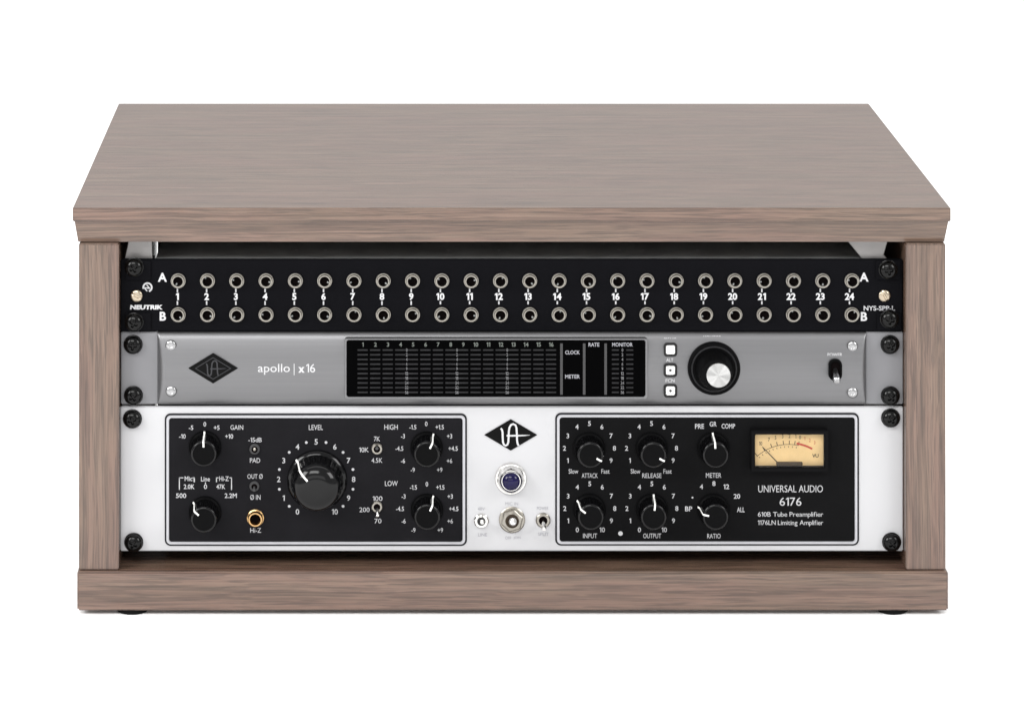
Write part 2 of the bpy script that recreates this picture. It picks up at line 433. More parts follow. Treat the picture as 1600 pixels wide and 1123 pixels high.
# ---- shared pieces -------------------------------------------------
def dome_screw(R, H, kind, n=40, rings=10, name='rack_screw', m=None):
    """domed head with a real cross (or straight) driver recess"""
    vs = [(0, -H, 0)]; fs = []
    for k in range(1, rings + 1):
        r = R * k / rings
        for i in range(n):
            a = 2 * pi * i / n; x, z = r * cos(a), r * sin(a)
            u = k / rings
            h = H * math.sqrt(max(0, 1 - (0.93 * u) ** 2.4))
            if kind == 'cross': ins = (abs(x) < 0.11 * R and abs(z) < 0.44 * R) or (abs(z) < 0.11 * R and abs(x) < 0.44 * R)
            elif kind == 'slot': ins = abs(x - z) / 1.414 < 0.17 * R
            else: ins = r < 0.48 * R
            vs.append((x, -(h - (0.3 * H if ins else 0)), z))
    if kind: vs[0] = (0, -H * 0.7, 0)
    for i in range(n): fs.append((0, 1 + i, 1 + (i + 1) % n))
    for k in range(rings - 1):
        for i in range(n):
            j = (i + 1) % n
            fs.append((1 + k * n + i, 1 + (k + 1) * n + i, 1 + (k + 1) * n + j, 1 + k * n + j))
    b0 = 1 + (rings - 1) * n; k = len(vs)
    vs += [(R * cos(2 * pi * i / n), 0, R * sin(2 * pi * i / n)) for i in range(n)]
    for i in range(n): fs.append((b0 + i, k + i, k + (i + 1) % n, b0 + (i + 1) % n))
    return MB().add(vs, fs).mesh(name, m or M['screw'], angle=50)

RS = 13.6 * S(FY)
screw_me = dome_screw(RS, 0.0042, 'cross')
wash_me = MB().lathe([(RS * 0.75, 0), (RS * 1.1, 0), (RS * 1.1, 0.0006), (RS * 1.02, 0.0009), (RS * 0.75, 0.0009)], seg=36).mesh('washer', M['screw'])
def rack_screw(parent, px, py, y, rot):
    o = place('rack_screw', screw_me, parent, (X(px, y), y - 0.0009, Z(py, y)), rot)
    wl = place('washer', wash_me, o, (X(px, y), y, Z(py, y)))
    return o

# ================================================================== PATCH BAY
pb = thing('patch_bay', 'black one-unit patch bay with two numbered rows of sockets, topmost in the rack', 'patch bay', (X(799, FY), FY + 0.1, Z(518, FY)))
b = MB(); b.box(X(188.5, FY), X(1410.5, FY), FY, FY + 0.003, Z(517.6, FY), Z(405.2, FY))
b.part('faceplate', M['patch'], pb, bevel=0.0005, seg=2)
lz1 = Z(405.2, FY) - 0.0022; lz0 = Z(517.6, FY) + 0.001
b = MB(); b.box(X(241, FY), X(1352, FY), FY + 0.0032, FY + 0.115, lz0, lz1)
ch = b.part('chassis', M['lid'], pb, bevel=0.0006, seg=2)
# front edge of the lid is folded up a little: a pale line along the plate's top
b = MB(); b.box(X(243, FY), X(1345, FY), FY + 0.0034, FY + 0.0046, lz1 + 0.0001, lz1 + 0.0019)
b.part('lid_fold', M['lid'], ch, bevel=0.0003, seg=1)
lid_scr = dome_screw(0.0028, 0.0012, 'cross', 20, 6, 'lid_screw', M['nickel'])
b = MB().lathe([(0, .0004), (0.0008, .0004), (0.0012, .0003), (0.0014, 0)], seg=16)
bm_ = b.mesh('lid_screw', M['trim'])
for px in (463, 508, 700, 780, 968, 1005, 1090, 1162):
    o = place('lid_screw', bm_, ch, (X(px, FY + 0.03), FY + 0.034, lz1)); o.rotation_euler = (radians(-90), 0, 0)
Y1 = FY - 0.00012
ro = 11.8 * S(FY)
jack_me = MB().lathe([(ro * 0.60, 0.0004), (ro * 0.62, 0.0026), (ro * 0.66, 0.0031), (ro * 0.80, 0.0031), (ro * 0.86, 0.0026), (ro * 0.88, 0.0013), (ro * 0.97, 0.0012), (ro, 0.0008), (ro, 0.0)], seg=32).mesh('jack_socket', M['nickel'], recalc=True)
bore_me = MB().lathe([(0, 0.0003), (ro * 0.61, 0.0003)], seg=24).mesh('bore_shade_disc', M['hole'])  # flat disc on the uncut plate, black in place of the hole's shade
ct_me = MB().box(ro * 0.36, ro * 0.60, -0.0011, -0.0004, -ro * 0.09, ro * 0.09).mesh('contact_spring', M['lid'])
lines = MB(); nums = MB()
for i in range(24):
    px = 278.5 + 45.76 * i
    for py in (438.2, 491):
        j = place('jack_socket', jack_me, pb, (X(px, FY), FY, Z(py, FY)), random.uniform(0, 6.28))
        place('bore_shade_disc', bore_me, j, (X(px, FY), FY, Z(py, FY)))
        k = place('contact_spring', ct_me, j, (X(px, FY), FY, Z(py, FY)))
    nx = 277.2 + 45.66 * i
    two = i >= 9
    text(nums, str(i + 1), nx, 463.3, 11, Y1, bold=0.035)
    bar(lines, nx - 1.1, nx + 1.1, 451.0, 456.6, Y1)
    bar(lines, nx - 1.1, nx + 1.1, 470.4, 476.5 if not two else 475.5, Y1)
nums.part('channel_numbers', M['print_bright'], pb)
lines.part('channel_lines', M['print_white'], pb)
for px, py, c, h in ((253.8, 433.3, 'A', 14), (254.5, 494, 'B', 14), (1350, 433, 'A', 14), (1350, 494.5, 'B', 14)):
    q = MB(); text(q, c, px, py, h, Y1, bold=0.03); q.part('lettering', M['print_bright'], pb)
q = MB(); text(q, 'NEUTRIK', 229, 480, 7.2, Y1, wd=51, bold=0.05, skew=0.1); q.part('lettering', M['print_bright'], pb)
q = MB(); text(q, 'NYS-SPP-L', 1374, 481.5, 7.5, Y1, wd=49, bold=0.02); q.part('lettering', M['print_white'], pb)
# small round maker's mark beside the left brass screw: a letter in a slanted ring
q = MB()
cx, cz, R_ = X(230.5, Y1), Z(449, Y1), 6.6 * S(Y1)
arc = [(cx + R_ * cos(radians(a)), cz + R_ * sin(radians(a))) for a in range(-70, 215, 15)]
q.ribbon(arc, 2.6 * S(Y1), Y1)
text(q, 'N', 229.5, 450, 8, Y1, bold=0.03, rot=radians(42))
q.part('maker_mark', M['print_white'], pb)
brass_me = dome_screw(9.6 * S(FY), 0.0018, 'slot', 36, 9, 'brass_screw', M['brass'])
place('brass_screw', brass_me, pb, (X(213.5, FY), FY, Z(462, FY)), radians(70))
place('brass_screw', brass_me, pb, (X(1382, FY), FY, Z(462, FY)), radians(105))
for px, py, x0, x1, y0, y1 in ((209.5, 417, 196, 236, 406.5, 437), (209.5, 503, 196, 236, 488, 516), (1387.5, 421, 1368, 1407, 406.5, 437), (1389.5, 498, 1370, 1408, 489, 515.5)):
    q = MB(); q.prism(rr(X(x0, FY), X(x1, FY), Z(y1, FY), Z(y0, FY), 0.0008, 3), FY - 0.0012, FY - 0.0001)
    q.part('screw_pad', M['patch'], pb, bevel=0.0003, seg=1)
    rack_screw(pb, px, py, FY - 0.0012, random.uniform(0, 1.5))

# ================================================================== AUDIO INTERFACE
ai = thing('audio_interface', 'grey aluminium audio interface with black level display and round volume knob', 'audio interface', (X(799, FY), FY + 0.1, Z(634, FY)))
EY = FY
zt_, zb_ = Z(519.0, EY), Z(631.3, EY)
for a0, a1 in ((189, 252), (1348, 1411)):
    q = MB(); q.box(X(a0, EY), X(a1, EY), EY, EY + 0.003, zb_, zt_)
    q.part('rack_ear', M['ear'], ai, bevel=0.0005, seg=2)
q = MB(); q.box(X(254, EY), X(1346, EY), EY + 0.0035, EY + 0.24, zb_ + 0.0015, zt_ - 0.0015)
q.part('chassis', M['chassis'], ai)
BULGE = 0.0062; mid = (zt_ + zb_) / 2; half = (zt_ - zb_) / 2; TILT = radians(25); RAD = half / sin(TILT)
def face_y(z):
    d = min(abs(z - mid), half)
    return EY - BULGE + RAD - math.sqrt(RAD * RAD - d * d)
rows = [(zb_, EY + 0.0008)]
NR = 26
for k in range(NR + 1):
    z = zb_ + 0.0006 + (2 * half - 0.0012) * k / NR
    rows.append((z, face_y(z) + (0.0005 if k in (0, NR) else 0)))
rows.append((zt_, EY + 0.0008))
vs = []; fs = []
for z, y in rows:
    u = max(0, 1 - ((z - mid) / half) ** 2); inset = 12 * u * S(EY)
    y = min(y, EY)
    yb = EY + 0.0029
    xl, xr = X(246, EY), X(1353.5, EY)
    fx = [(xl, yb), (xl, EY - 0.0004), (xl + inset * 0.45, (EY + 2 * y) / 3), (xl + inset * 0.9 + 0.0004, y + 0.0002), (xl + inset + 0.0012, y),
          (xr - inset * 0.7 - 0.0012, y), (xr - inset * 0.65 - 0.0004, y + 0.0002), (xr - inset * 0.3, (EY + 2 * y) / 3), (xr, EY - 0.0004), (xr, yb)]
    vs += [(a, c, z) for a, c in fx]
W_ = 10
for k in range(len(rows) - 1):
    for i in range(W_ - 1): fs.append((k * W_ + i, k * W_ + i + 1, (k + 1) * W_ + i + 1, (k + 1) * W_ + i))
    fs.append((k * W_ + W_ - 1, k * W_, (k + 1) * W_, (k + 1) * W_ + W_ - 1))
fs += [tuple(range(W_ - 1, -1, -1)), tuple((len(rows) - 1) * W_ + i for i in range(W_))]
q = MB().add(vs, fs); q.part('faceplate', M['alu'], ai, angle=40)
FF = EY - BULGE                                # foremost plane of the bulged face
hex_me = dome_screw(7.4 * S(FF), 0.0012, 'hex', 24, 8, 'hex_screw', M['steel'])
hw_me = MB().lathe([(8.6 * S(FF), 0), (8.6 * S(FF), 0.0004), (7.2 * S(FF), 0.0005), (6.8 * S(FF), 0)], seg=24).mesh('countersink', M['divider'])
for px, py in ((267, 539.5), (267.5, 611), (1332, 541), (1332, 613)):
    yy = face_y(Z(py, FF)) - 0.0001
    o = place('hex_screw', hex_me, ai, (X(px, yy), yy, Z(py, yy)), random.uniform(0, 1))
    place('countersink', hw_me, o, (X(px, yy), yy, Z(py, yy)))
for px, py in ((208, 538), (208.5, 617.5), (1390.5, 538), (1391, 618)): rack_screw(ai, px, py, EY, random.uniform(0, 1.5))

UA_U = [(-15.5, 10.5), (-13.6, 8), (-12.8, 4), (-12.6, -4), (-12.2, -11), (-10.6, -15), (-8, -16.5), (-5.2, -15), (-3.8, -11), (-3.4, -4), (-3, 6), (-2, 12), (0.5, 16), (4, 17.2), (7.4, 15.4), (9, 11), (9.5, 2), (9.8, -8), (10.6, -13), (12.2, -16.5)]
UA_B = [(-6.5, -1), (2, -1), (12, -0.9), (22, -0.5), (30, -0.1)]
def emblem(parent, px, py, hw, hh, y, line_mat, inner):
    """black diamond with the interlaced letters U and A"""
    cx, cz, s = X(px, y), Z(py, y), S(y); k = hw / 41.5 * s
    q = MB(); q.prism([(cx - hw * s, cz), (cx, cz - hh * s), (cx + hw * s, cz), (cx, cz + hh * s)], y - 0.0005, y)
    e = q.part('emblem', M['emblem'], parent, bevel=0.0002, seg=1)
    q = MB(); yy = y - 0.00062
    f = 1.0 if not inner else 0.74
    q.ribbon([(cx + a * k * f, cz + c * k * f) for a, c in UA_U], 3.0 * k * f, yy)
    q.ribbon([(cx + a * k * f, cz + c * k * f) for a, c in UA_B], [2.6 * k * f, 2.6 * k * f, 2.4 * k * f, 1.7 * k * f, 0.5 * k * f], yy - 0.00002)
    if inner:
        g0, g1 = 0.73, 0.68
        a = [(cx - hw * s * g0, cz), (cx, cz - hh * s * g0), (cx + hw * s * g0, cz), (cx, cz + hh * s * g0)]
        c = [(cx - hw * s * g1, cz), (cx, cz - hh * s * g1), (cx + hw * s * g1, cz), (cx, cz + hh * s * g1)]
        q.ring(a, c, yy, yy + 0.00005)
    q.part('monogram', line_mat, e)
yy = face_y(Z(575, FF)) - 0.0001
emblem(ai, 333, 575, 39, 23.8, yy, M['print_dim'], True)
q = MB(); yy = FF - 0.00015
text(q, 'apollo', 428, 576.8, 17, yy, wd=50, bold=0.004)
q.part('lettering', M['print_bright'], ai)
q = MB(); bar(q, 459, 460.2, 568, 586, yy); text(q, '16', 485.5, 575, 13.5, yy, wd=14, bold=0.004); text(q, 'x', 471, 577.6, 9, yy, wd=10, bold=0.045)
q.part('lettering', M['print_bright'], ai)
# display window
DY = FF - 0.0006
q = MB(); a = rr(X(538, DY), X(1012.5, DY), Z(624, DY), Z(529, DY), 5 * S(DY)); c = rr(X(541.5, DY), X(1008.5, DY), Z(620, DY), Z(531.5, DY), 3.5 * S(DY))
q.ring(a, c, DY, DY + 0.005)
fr_ = q.part('display_bezel', M['alu'], ai, bevel=0.00025, seg=1)
q = MB(); q.prism(rr(X(540.8, DY), X(1009.2, DY), Z(620.6, DY), Z(531, DY), 3.5 * S(DY)), DY + 0.0004, DY + 0.0028)
dw = q.part('display_window', M['display'], ai)
GY = DY + 0.00025
seg_rows = [546.8 + 7.33 * k for k in range(10)]
for i in range(16):
    cx = 567.2 + 19.62 * i
    q = MB()
    for ry in seg_rows: bar(q, cx - 8.6, cx + 7.4, ry - 1.2, ry + 1.2, GY)
    q.part('meter_column', M['segment'], dw)
for cx in (961.5, 984):
    q = MB()
    for ry in seg_rows: bar(q, cx - 5.5, cx + 5.5, ry - 1.2, ry + 1.2, GY)
    q.part('meter_column', M['segment'], dw)
q = MB()
for i in range(16): text(q, str(i + 1), 567 + 19.62 * i, 538.2, 6.6, GY, bold=0.02)
q.part('channel_numbers', M['print_faint'], dw)
sc_t = ['0', '2', '4', '6', '9', '12', '18', '24', '32', '56']
for cx in (635.5, 714, 792.5, 972.5):
    q = MB()
    for ry, tt in zip(seg_rows, sc_t): text(q, tt, cx, ry, 5, GY - 0.00003, bold=0.02, squeeze=0.8)
    q.part('meter_scale', M['segment_mark'], dw)
for cx in (877.3, 912.8, 946.3):
    q = MB(); bar(q, cx - 2, cx + 2, 536.5, 616.5, GY); q.part('divider', M['divider'], dw)
for tt, cx, cy, wd in (('CLOCK', 894.5, 550.5, 23), ('METER', 894.5, 588.2, 23), ('RATE', 928, 538.3, 17), ('MONITOR', 972.5, 538.3, 32)):
    q = MB(); text(q, tt, cx, cy, 6, GY, wd=wd, bold=0.02); q.part('lettering', M['print_grey'], dw)
# keys
for py, sym in ((546, None), (578, '+'), (610, 'o')):
    yk = face_y(Z(py, FF)) - 0.0002
    q = MB(); q.ring(rr(X(1037, yk), X(1058, yk), Z(py + 10.5, yk), Z(py - 10.5, yk), 5 * S(yk)), rr(X(1040.2, yk), X(1054.8, yk), Z(py + 7.3, yk), Z(py - 7.3, yk), 3 * S(yk)), yk - 0.0012, yk + 0.001)
    kb = q.part('push_button', M['knob'], ai, bevel=0.0003, seg=2)
    q = MB(); q.prism(rr(X(1040.4, yk), X(1054.6, yk), Z(py + 7.1, yk), Z(py - 7.1, yk), 2.5 * S(yk)), yk - 0.0009, yk + 0.001)
    q.part('key_cap', M['key'], kb, bevel=0.0004, seg=2)
    if sym:
        q = MB(); dot(q, 1047.5, py + 0.5, 2.2, yk - 0.00105); q.part('key_mark', M['divider'], kb)
for tt, cx, cy, wd in (('PREAMP', 1047, 530.3, 19), ('ALT', 1046.5, 562.3, 11), ('FCN', 1047, 594.3, 14), ('MONITOR', 1113, 527, 28), ('POWER', 1304.5, 554, 23)):
    yk = face_y(Z(cy, FF)) - 0.00016
    q = MB(); text(q, tt, cx, cy, 5.4, yk, wd=wd, bold=0.01); q.part('lettering', M['print_bright'], ai)
# volume knob
yk = FF - 0.0002; s = S(yk); kx, kz = X(1115.5, yk), Z(575.5, yk)
q = MB().lathe([(41 * s, -0.002), (41 * s, 0.0012), (40 * s, 0.0020), (37 * s, 0.0020), (36.3 * s, 0.0012), (0, 0.0010)], (0, 0, 0), 72)
kn = place('volume_knob', q.mesh('volume_knob', M['skirt']), ai, (kx, yk, kz))
q = MB().lathe([(36.2 * s, 0.0011), (36.0 * s, 0.0019), (33.6 * s, 0.0019), (33.4 * s, 0.0011)], (0, 0, 0), 72)
place('indicator_ring', q.mesh('indicator_ring', M['segment']), kn, (kx, yk, kz))
q = MB().lathe([(30 * s, 0.0011), (29.4 * s, 0.004), (24.5 * s, 0.0140), (23.2 * s, 0.0151), (19.2 * s, 0.0154), (0, 0.0154)], (0, 0, 0), 72)
place('knob_body', q.mesh('knob_body', M['skirt']), kn, (kx, yk, kz))
q = MB().lathe([(19.3 * s, 0.0150), (19.1 * s, 0.0159), (18.4 * s, 0.0162), (0, 0.01625)], (0, 0, 0), 72)
place('knob_cap', q.mesh('knob_cap', M['spun']), kn, (kx + 3 * s, yk, kz))
# power switch: black slotted bezel with a bat lever hanging down
yk = face_y(Z(577, FF)) - 0.0002
q = MB(); q.ring(rr(X(1294.5, yk), X(1315.5, yk), Z(594, yk), Z(560.5, yk), 9.5 * S(yk), 8), rr(X(1297.5, yk), X(1312.5, yk), Z(591, yk), Z(563.5, yk), 7 * S(yk), 8), yk - 0.0016, yk + 0.001)
ps = q.part('power_switch', M['skirt'], ai, bevel=0.0004, seg=2)
q = MB(); q.prism(rr(X(1297, yk), X(1313, yk), Z(591.5, yk), Z(563, yk), 7 * S(yk), 8), yk - 0.0002, yk + 0.0005); q.part('switch_slot', M['hole'], ps)
q = MB().tube((X(1305, yk), yk, Z(577, yk)), (X(1304, yk), yk - 0.0105, Z(589, yk)), 0.0012, 0.0023, 16); q.part('lever', M['steel'], ps)

# ================================================================== VALVE PREAMPLIFIER
pa = thing('valve_preamplifier', 'white two-unit preamplifier with black knobs and a cream meter, lowest in the rack', 'preamplifier', (X(799, FY), FY + 0.1, Z(861, FY)))
q = MB(); q.box(X(188, FY), X(1411, FY), FY, FY + 0.003, Z(860.6, FY), Z(635.0, FY))
q.part('faceplate', M['white'], pa, bevel=0.0006, seg=2)
q = MB(); q.box(X(250, FY), X(1350, FY), FY + 0.0035, FY + 0.26, Z(850, FY), Z(637, FY)); q.part('chassis', M['chassis'], pa)
for px, py in ((207, 654), (209, 846.5), (1391.5, 652.5), (1393, 846)): rack_screw(pa, px, py, FY, random.uniform(0, 1.5))

PY = FY - 0.0006                               # face of the black control panels
TY = PY - 0.00012                              # print on them
for x0, x1, y0, y1, m in ((257.5, 729.5, 645.5, 852, 'panel'), (867.5, 1342, 644.5, 851.5, 'panel_dark')):
    q = MB(); q.ring(rr(X(x0, FY), X(x1, FY), Z(y1, FY), Z(y0, FY), 9 * S(FY)), rr(X(x0 + 2.6, FY), X(x1 - 2.6, FY), Z(y1 - 2.6, FY), Z(y0 + 2.6, FY), 7 * S(FY)), FY - 0.0004, FY + 0.001)
    q.part('panel_outline', M['outline'], pa)
    q = MB(); q.ring(rr(X(x0 + 2.7, FY), X(x1 - 2.7, FY), Z(y1 - 2.7, FY), Z(y0 + 2.7, FY), 7 * S(FY)), rr(X(x0 + 6.6, FY), X(x1 - 6.6, FY), Z(y1 - 6.6, FY), Z(y0 + 6.6, FY), 4.5 * S(FY)), FY - 0.0013, FY + 0.001)
    q.part('panel_trim', M['trim'], pa, bevel=0.0004, seg=2)
    q = MB(); q.prism(rr(X(x0 + 6.7, FY), X(x1 - 6.7, FY), Z(y1 - 6.7, FY), Z(y0 + 6.7, FY), 4.4 * S(FY)), PY, FY + 0.001)
    q.part('control_panel', M[m], pa)

sp = S(PY)
def pointer_mesh(prof, wd, name):
    """white line following the knob's profile from skirt to cap"""
    q = MB(); vs = []
    for r, h in prof: vs += [(-wd / 2, -h, r), (wd / 2, -h, r)]
    q.add(vs, [(2 * i, 2 * i + 1, 2 * i + 3, 2 * i + 2) for i in range(len(prof) - 1)])
    return q.mesh(name, M['pointer'])
def fluted(R0, R1, h0, h1, flutes, depth, ra, rh):
    """fluted knob body whose rim is rounded (ra across, rh high)"""
    q = MB(); n = flutes * 6; vs = []; fs = []
    lv = [(R0, h0, 1), (R0 * 0.985 + R1 * 0.015, h0 + 0.0008, 1), (R1, h1 - rh - 0.0004, 1)]
    lv += [(R1 - ra * (1 - cos(radians(t))), h1 - rh + rh * sin(radians(t)), 0) for t in range(0, 91, 10)]
    for k, (r, h, f) in enumerate(lv):
        for i in range(n):
            a = 2 * pi * i / n; d = depth * f * (0.5 + 0.5 * cos(flutes * a))
            vs.append(((r - d) * sin(a), -h, (r - d) * cos(a)))
    for k in range(len(lv) - 1):
        for i in range(n): fs.append((k * n + i, k * n + (i + 1) % n, (k + 1) * n + (i + 1) % n, (k + 1) * n + i))
    return q.add(vs, fs)
SKR, BR0, BR1, KH = 25.5 * sp, 22.5 * sp, 20.3 * sp, 0.0150
skirt_me = MB().lathe([(SKR, 0), (SKR, 0.0010), (SKR * 0.96, 0.0018), (BR0 * 0.98, 0.0026), (0, 0.0026)], seg=56).mesh('control_knob', M['skirt'])
body_me = fluted(BR0, BR1, 0.0026, KH, 18, 0.0004, 0.0013, 0.0013).mesh('knob_body', M['knob'])
cap_me = MB().lathe([(BR1 - 0.0013, KH), (BR1 - 0.0016, KH - 0.0003), (BR1 * 0.4, KH - 0.0003), (0, KH - 0.0003)], seg=56).mesh('knob_cap', M['skirt'])
point_me = pointer_mesh([(SKR * 0.99, 0.0014), (SKR * 0.95, 0.0021), (BR0 * 1.0, 0.0029), (BR0 * 0.995, 0.0036), (BR1 * 1.008, KH - 0.0013), (BR1 * 0.965, KH - 0.0001), (BR1 - 0.0013, KH + 0.00015), (BR1 * 0.52, KH + 0.0001)], 2.7 * sp, 'pointer')
def control_knob(px, py, ang):
    c = (X(px, PY), PY, Z(py, PY))
    o = place('control_knob', skirt_me, pa, c, radians(ang))
    for nm, me in (('knob_body', body_me), ('knob_cap', cap_me), ('pointer', point_me)):
        k = bpy.data.objects.new(nm, me); COL.objects.link(k); k.parent = o
    return o
# gain, impedance, high, low, attack, release, input, output, meter, ratio
for px, py, a in ((320.5, 698, -2), (320.5, 800, -48), (666.5, 699, 26), (667, 796, 24),
                  (920.5, 700, 118), (1018, 700, 118), (921, 796, -52), (1018.5, 796, 6), (1114.5, 700, -3), (1114.5, 796, -78)):
    control_knob(px, py, a)
# level knob: large skirted knob with a domed, glossy body
lx, lzp = 495.5, 749.5
c = (X(lx, PY), PY, Z(lzp, PY)); R1 = 47 * sp; H1 = 0.021
q = MB().lathe([(R1, 0), (R1, 0.0012), (R1 * 0.97, 0.0022), (R1 * 0.90, 0.0030), (R1 * 0.86, 0.0034), (0, 0.0034)], seg=72)
lk = place('level_knob', q.mesh('level_knob', M['knob']), pa, c, radians(-45))
R2, R3 = 41.5 * sp, 38 * sp
for nm, me in (('knob_body', fluted(R2, R3, 0.0034, H1, 30, 0.0003, 0.0098, 0.0075).mesh('knob_body', M['knob'])),
               ('knob_cap', MB().lathe([(R3 - 0.0097, H1), (R3 * 0.2, H1 + 0.0001), (0, H1 + 0.0001)], seg=72).mesh('knob_cap', M['knob'])),
               ('pointer', pointer_mesh([(R1 * 0.99, 0.0016), (R1 * 0.96, 0.0025), (R1 * 0.9, 0.0033), (R2 * 1.005, 0.0042), (R3 * 1.008, H1 - 0.0080)] + [(R3 + 0.0001 - 0.0098 * (1 - cos(radians(t))), H1 - 0.0073 + 0.0075 * sin(radians(t))) for t in (15, 30, 45, 60, 75)], 3.0 * sp, 'pointer'))):
    k = bpy.data.objects.new(nm, me); COL.objects.link(k); k.parent = lk

def scale_text(items, h, name='dial_scale', m='print_white', bold=0.015, **k):
    q = MB()
    for it in items:
        text(q, it[0], it[1], it[2], h, TY, wd=(it[3] if len(it) > 3 else None), bold=bold, **k)
    return q, q.part(name, M[m], pa)
def word(t_, px, py, h, wd=None, m='print_white', bold=0.002, **k):
    q = MB(); text(q, t_, px, py, h, TY, wd=wd, bold=bold, **k); q.part('lettering', M[m], pa)
# gain
scale_text([('-10', 285, 681.5), ('-5', 298.5, 668), ('0', 320, 662.5), ('+5', 338.5, 668), ('+10', 358, 681.5)], 7.2, squeeze=0.92)
word('GAIN', 370, 667.5, 7.4, 20)
# impedance
scale_text([('500', 283, 774, 16), ('2.0K', 295.5, 760, 17), ('0', 321, 760, 5), ('47K', 345, 760, 14), ('2.2M', 360.5, 774, 19)], 7.4)
scale_text([('Mic', 294.5, 747.5, 12), ('Line', 321, 748, 14), ('Hi-Z', 350, 747.5, 15)], 7.4)
q = MB()
for x0, x1, y0, y1 in ((279.5, 281, 746, 765), (279.5, 286.5, 745.4, 746.8), (302.5, 304.5, 746, 753), (300.8, 304.5, 745.4, 746.8), (320.3, 321.7, 753, 756), (337.5, 339, 746, 753), (337.5, 341.5, 745.4, 746.8), (361, 362.5, 746, 765), (358.5, 362.5, 745.4, 746.8)):
    bar(q, x0, x1, y0, y1, TY - 0.00003)
q.part('dial_brackets', M['print_white'], pa)
# pad and phase switches, instrument socket
word('-15dB', 398.5, 687, 7, 21); word('PAD', 398.5, 719, 7.4, 16)
word('OUT Ø', 398.5, 744, 7.4, 24); word('Ø IN', 399, 776.5, 8, 16)
word('Hi-Z', 399.5, 828, 7.4, 17)
# level
q = MB()
for i in range(11):
    a = radians(-150 + 30 * i); text(q, str(i), 494 + 58.5 * sin(a), 748.5 - 58.5 * cos(a), 8.6, TY, bold=0.015)
for i in range(10):
    a = radians(-135 + 30 * i); dot(q, 494 + 59.5 * sin(a), 748.5 - 59.5 * cos(a), 2.2, TY)
q.part('dial_scale', M['print_white'], pa)
word('LEVEL', 493.5, 667.5, 8, 22)
# high and low shelves
for cx, cy in ((666, 700.5), (667, 794.5)):
    q = MB()
    for i, tt in enumerate(['-9', '-6', '-4.5', '-3', '-1.5', '0', '+1.5', '+3', '+4.5', '+6', '+9']):
        a = radians(-150 + 30 * i)
        text(q, tt, cx + 42 * sin(a), cy - 38.5 * cos(a), 7.2, TY, bold=0.012, squeeze=0.85)
    q.part('dial_scale', M['print_white'], pa)
word('HIGH', 611, 667, 8, 21); word('LOW', 611.5, 755, 8, 20)
word('7K', 589, 685.5, 7.4, 9.5); word('10K', 568.8, 702.5, 7.4, 15); word('4.5K', 589, 719, 7.4, 17)
word('100', 590, 778.5, 7.4, 15); word('200', 569.5, 796, 7.4, 16); word('70', 590.5, 813.5, 7.4, 11)
# compressor scales
for cx, cy, low, nm, wd in ((921, 700, True, 'ATTACK', 25), (1018, 700, True, 'RELEASE', 30), (921.5, 794, False, 'INPUT', 22), (1018.5, 794, False, 'OUTPUT', 28)):
    q = MB()
    for i in range(1 if low else 0, 10 if low else 11):
        a = radians(-150 + 30 * i)
        text(q, str(i), cx + 39 * sin(a), cy - 38.5 * cos(a), 7.6, TY, bold=0.014)
    if low:
        text(q, 'Slow', cx - 25, cy + 36, 7.2, TY, wd=15, bold=0.008); text(q, 'Fast', cx + 25, cy + 36, 7.2, TY, wd=13, bold=0.008)
    q.part('dial_scale', M['print_white'], pa)
    word(nm, cx + 0.5, cy + 42.7, 7.4, wd)
q = MB(); dot(q, 969.5, 833, 3.6, TY, 14); q.part('indicator_dot', M['print_bright'], pa)
scale_text([('PRE', 1093, 665.8, 14), ('GR', 1114.3, 662.3, 11), ('COMP', 1138, 665.5, 21)], 7.6)
word('METER', 1115, 742.3, 7.4, 24)
scale_text([('BP', 1076, 794.5, 11), ('4', 1096, 760, 5), ('8', 1115.5, 755, 5), ('12', 1135, 760, 9), ('20', 1151.5, 775, 10), ('ALL', 1157.5, 796, 12)], 7.6)
q = MB(); dot(q, 1082, 777, 1.5, TY); q.part('dial_dot', M['print_white'], pa)
word('RATIO', 1115.5, 837, 7.4, 21)
word('UNIVERSAL AUDIO', 1235.2, 763.3, 11, 101, bold=-0.002)
word('6176', 1235.2, 783.3, 13, 34, bold=0.0)
word('610B Tube Preamplifier', 1235.2, 804.2, 9.6, 102, bold=0.0)
word('1176LN Limiting Amplifier', 1235.2, 817.2, 9.8, 102, bold=0.0)

# switches
def toggle(px, py, R, y, tip, nut_mat, bush_mat, lever_mat, hexnut=False, bush=0.58, lr=0.26, ln=0.010):
    s_ = S(y); c = (X(px, y), y, Z(py, y)); r = R * s_
    if hexnut:
        q = MB().lathe([(r, 0), (r, 0.0005), (r * 0.93, 0.0009), (r * 0.88, 0.0009), (0, 0.0009)], c, 40)
        q.lathe([(r * 0.86, 0.0009), (r * 0.86, 0.0026), (r * 0.78, 0.0031), (r * 0.5, 0.0031)], c, 6, rot=0.3)
    else:
        q = MB().lathe([(r, 0), (r, 0.0009), (r * 0.86, 0.0015), (r * 0.55, 0.0015), (r * 0.5, 0.0004)], c, 32)
    o = q.part('toggle_switch', nut_mat, pa, angle=30)
    h = 0.0034 if hexnut else 0.0018
    q = MB().lathe([(r * bush, 0.0004), (r * bush, h), (r * bush * 0.8, h + 0.0006), (r * bush * 0.62, h), (0, h - 0.0002)], c, 28)
    q.part('bushing', bush_mat, o)
    q = MB().tube((c[0], y - h * 0.7, c[2]), (c[0] + tip[0] * s_, y - h - ln, c[2] - tip[1] * s_), r * lr * 0.6, r * lr, 14)
    q.part('lever', lever_mat, o)
ylab = FY - 0.0001
toggle(398, 701, 8.2, PY, (0.5, -5), M['divider'], M['hole'], M['nickel'], lr=0.34, ln=0.006)
toggle(397.5, 759, 7.8, PY, (0, 2), M['divider'], M['hole'], M['divider'], lr=0.3, ln=0.005)
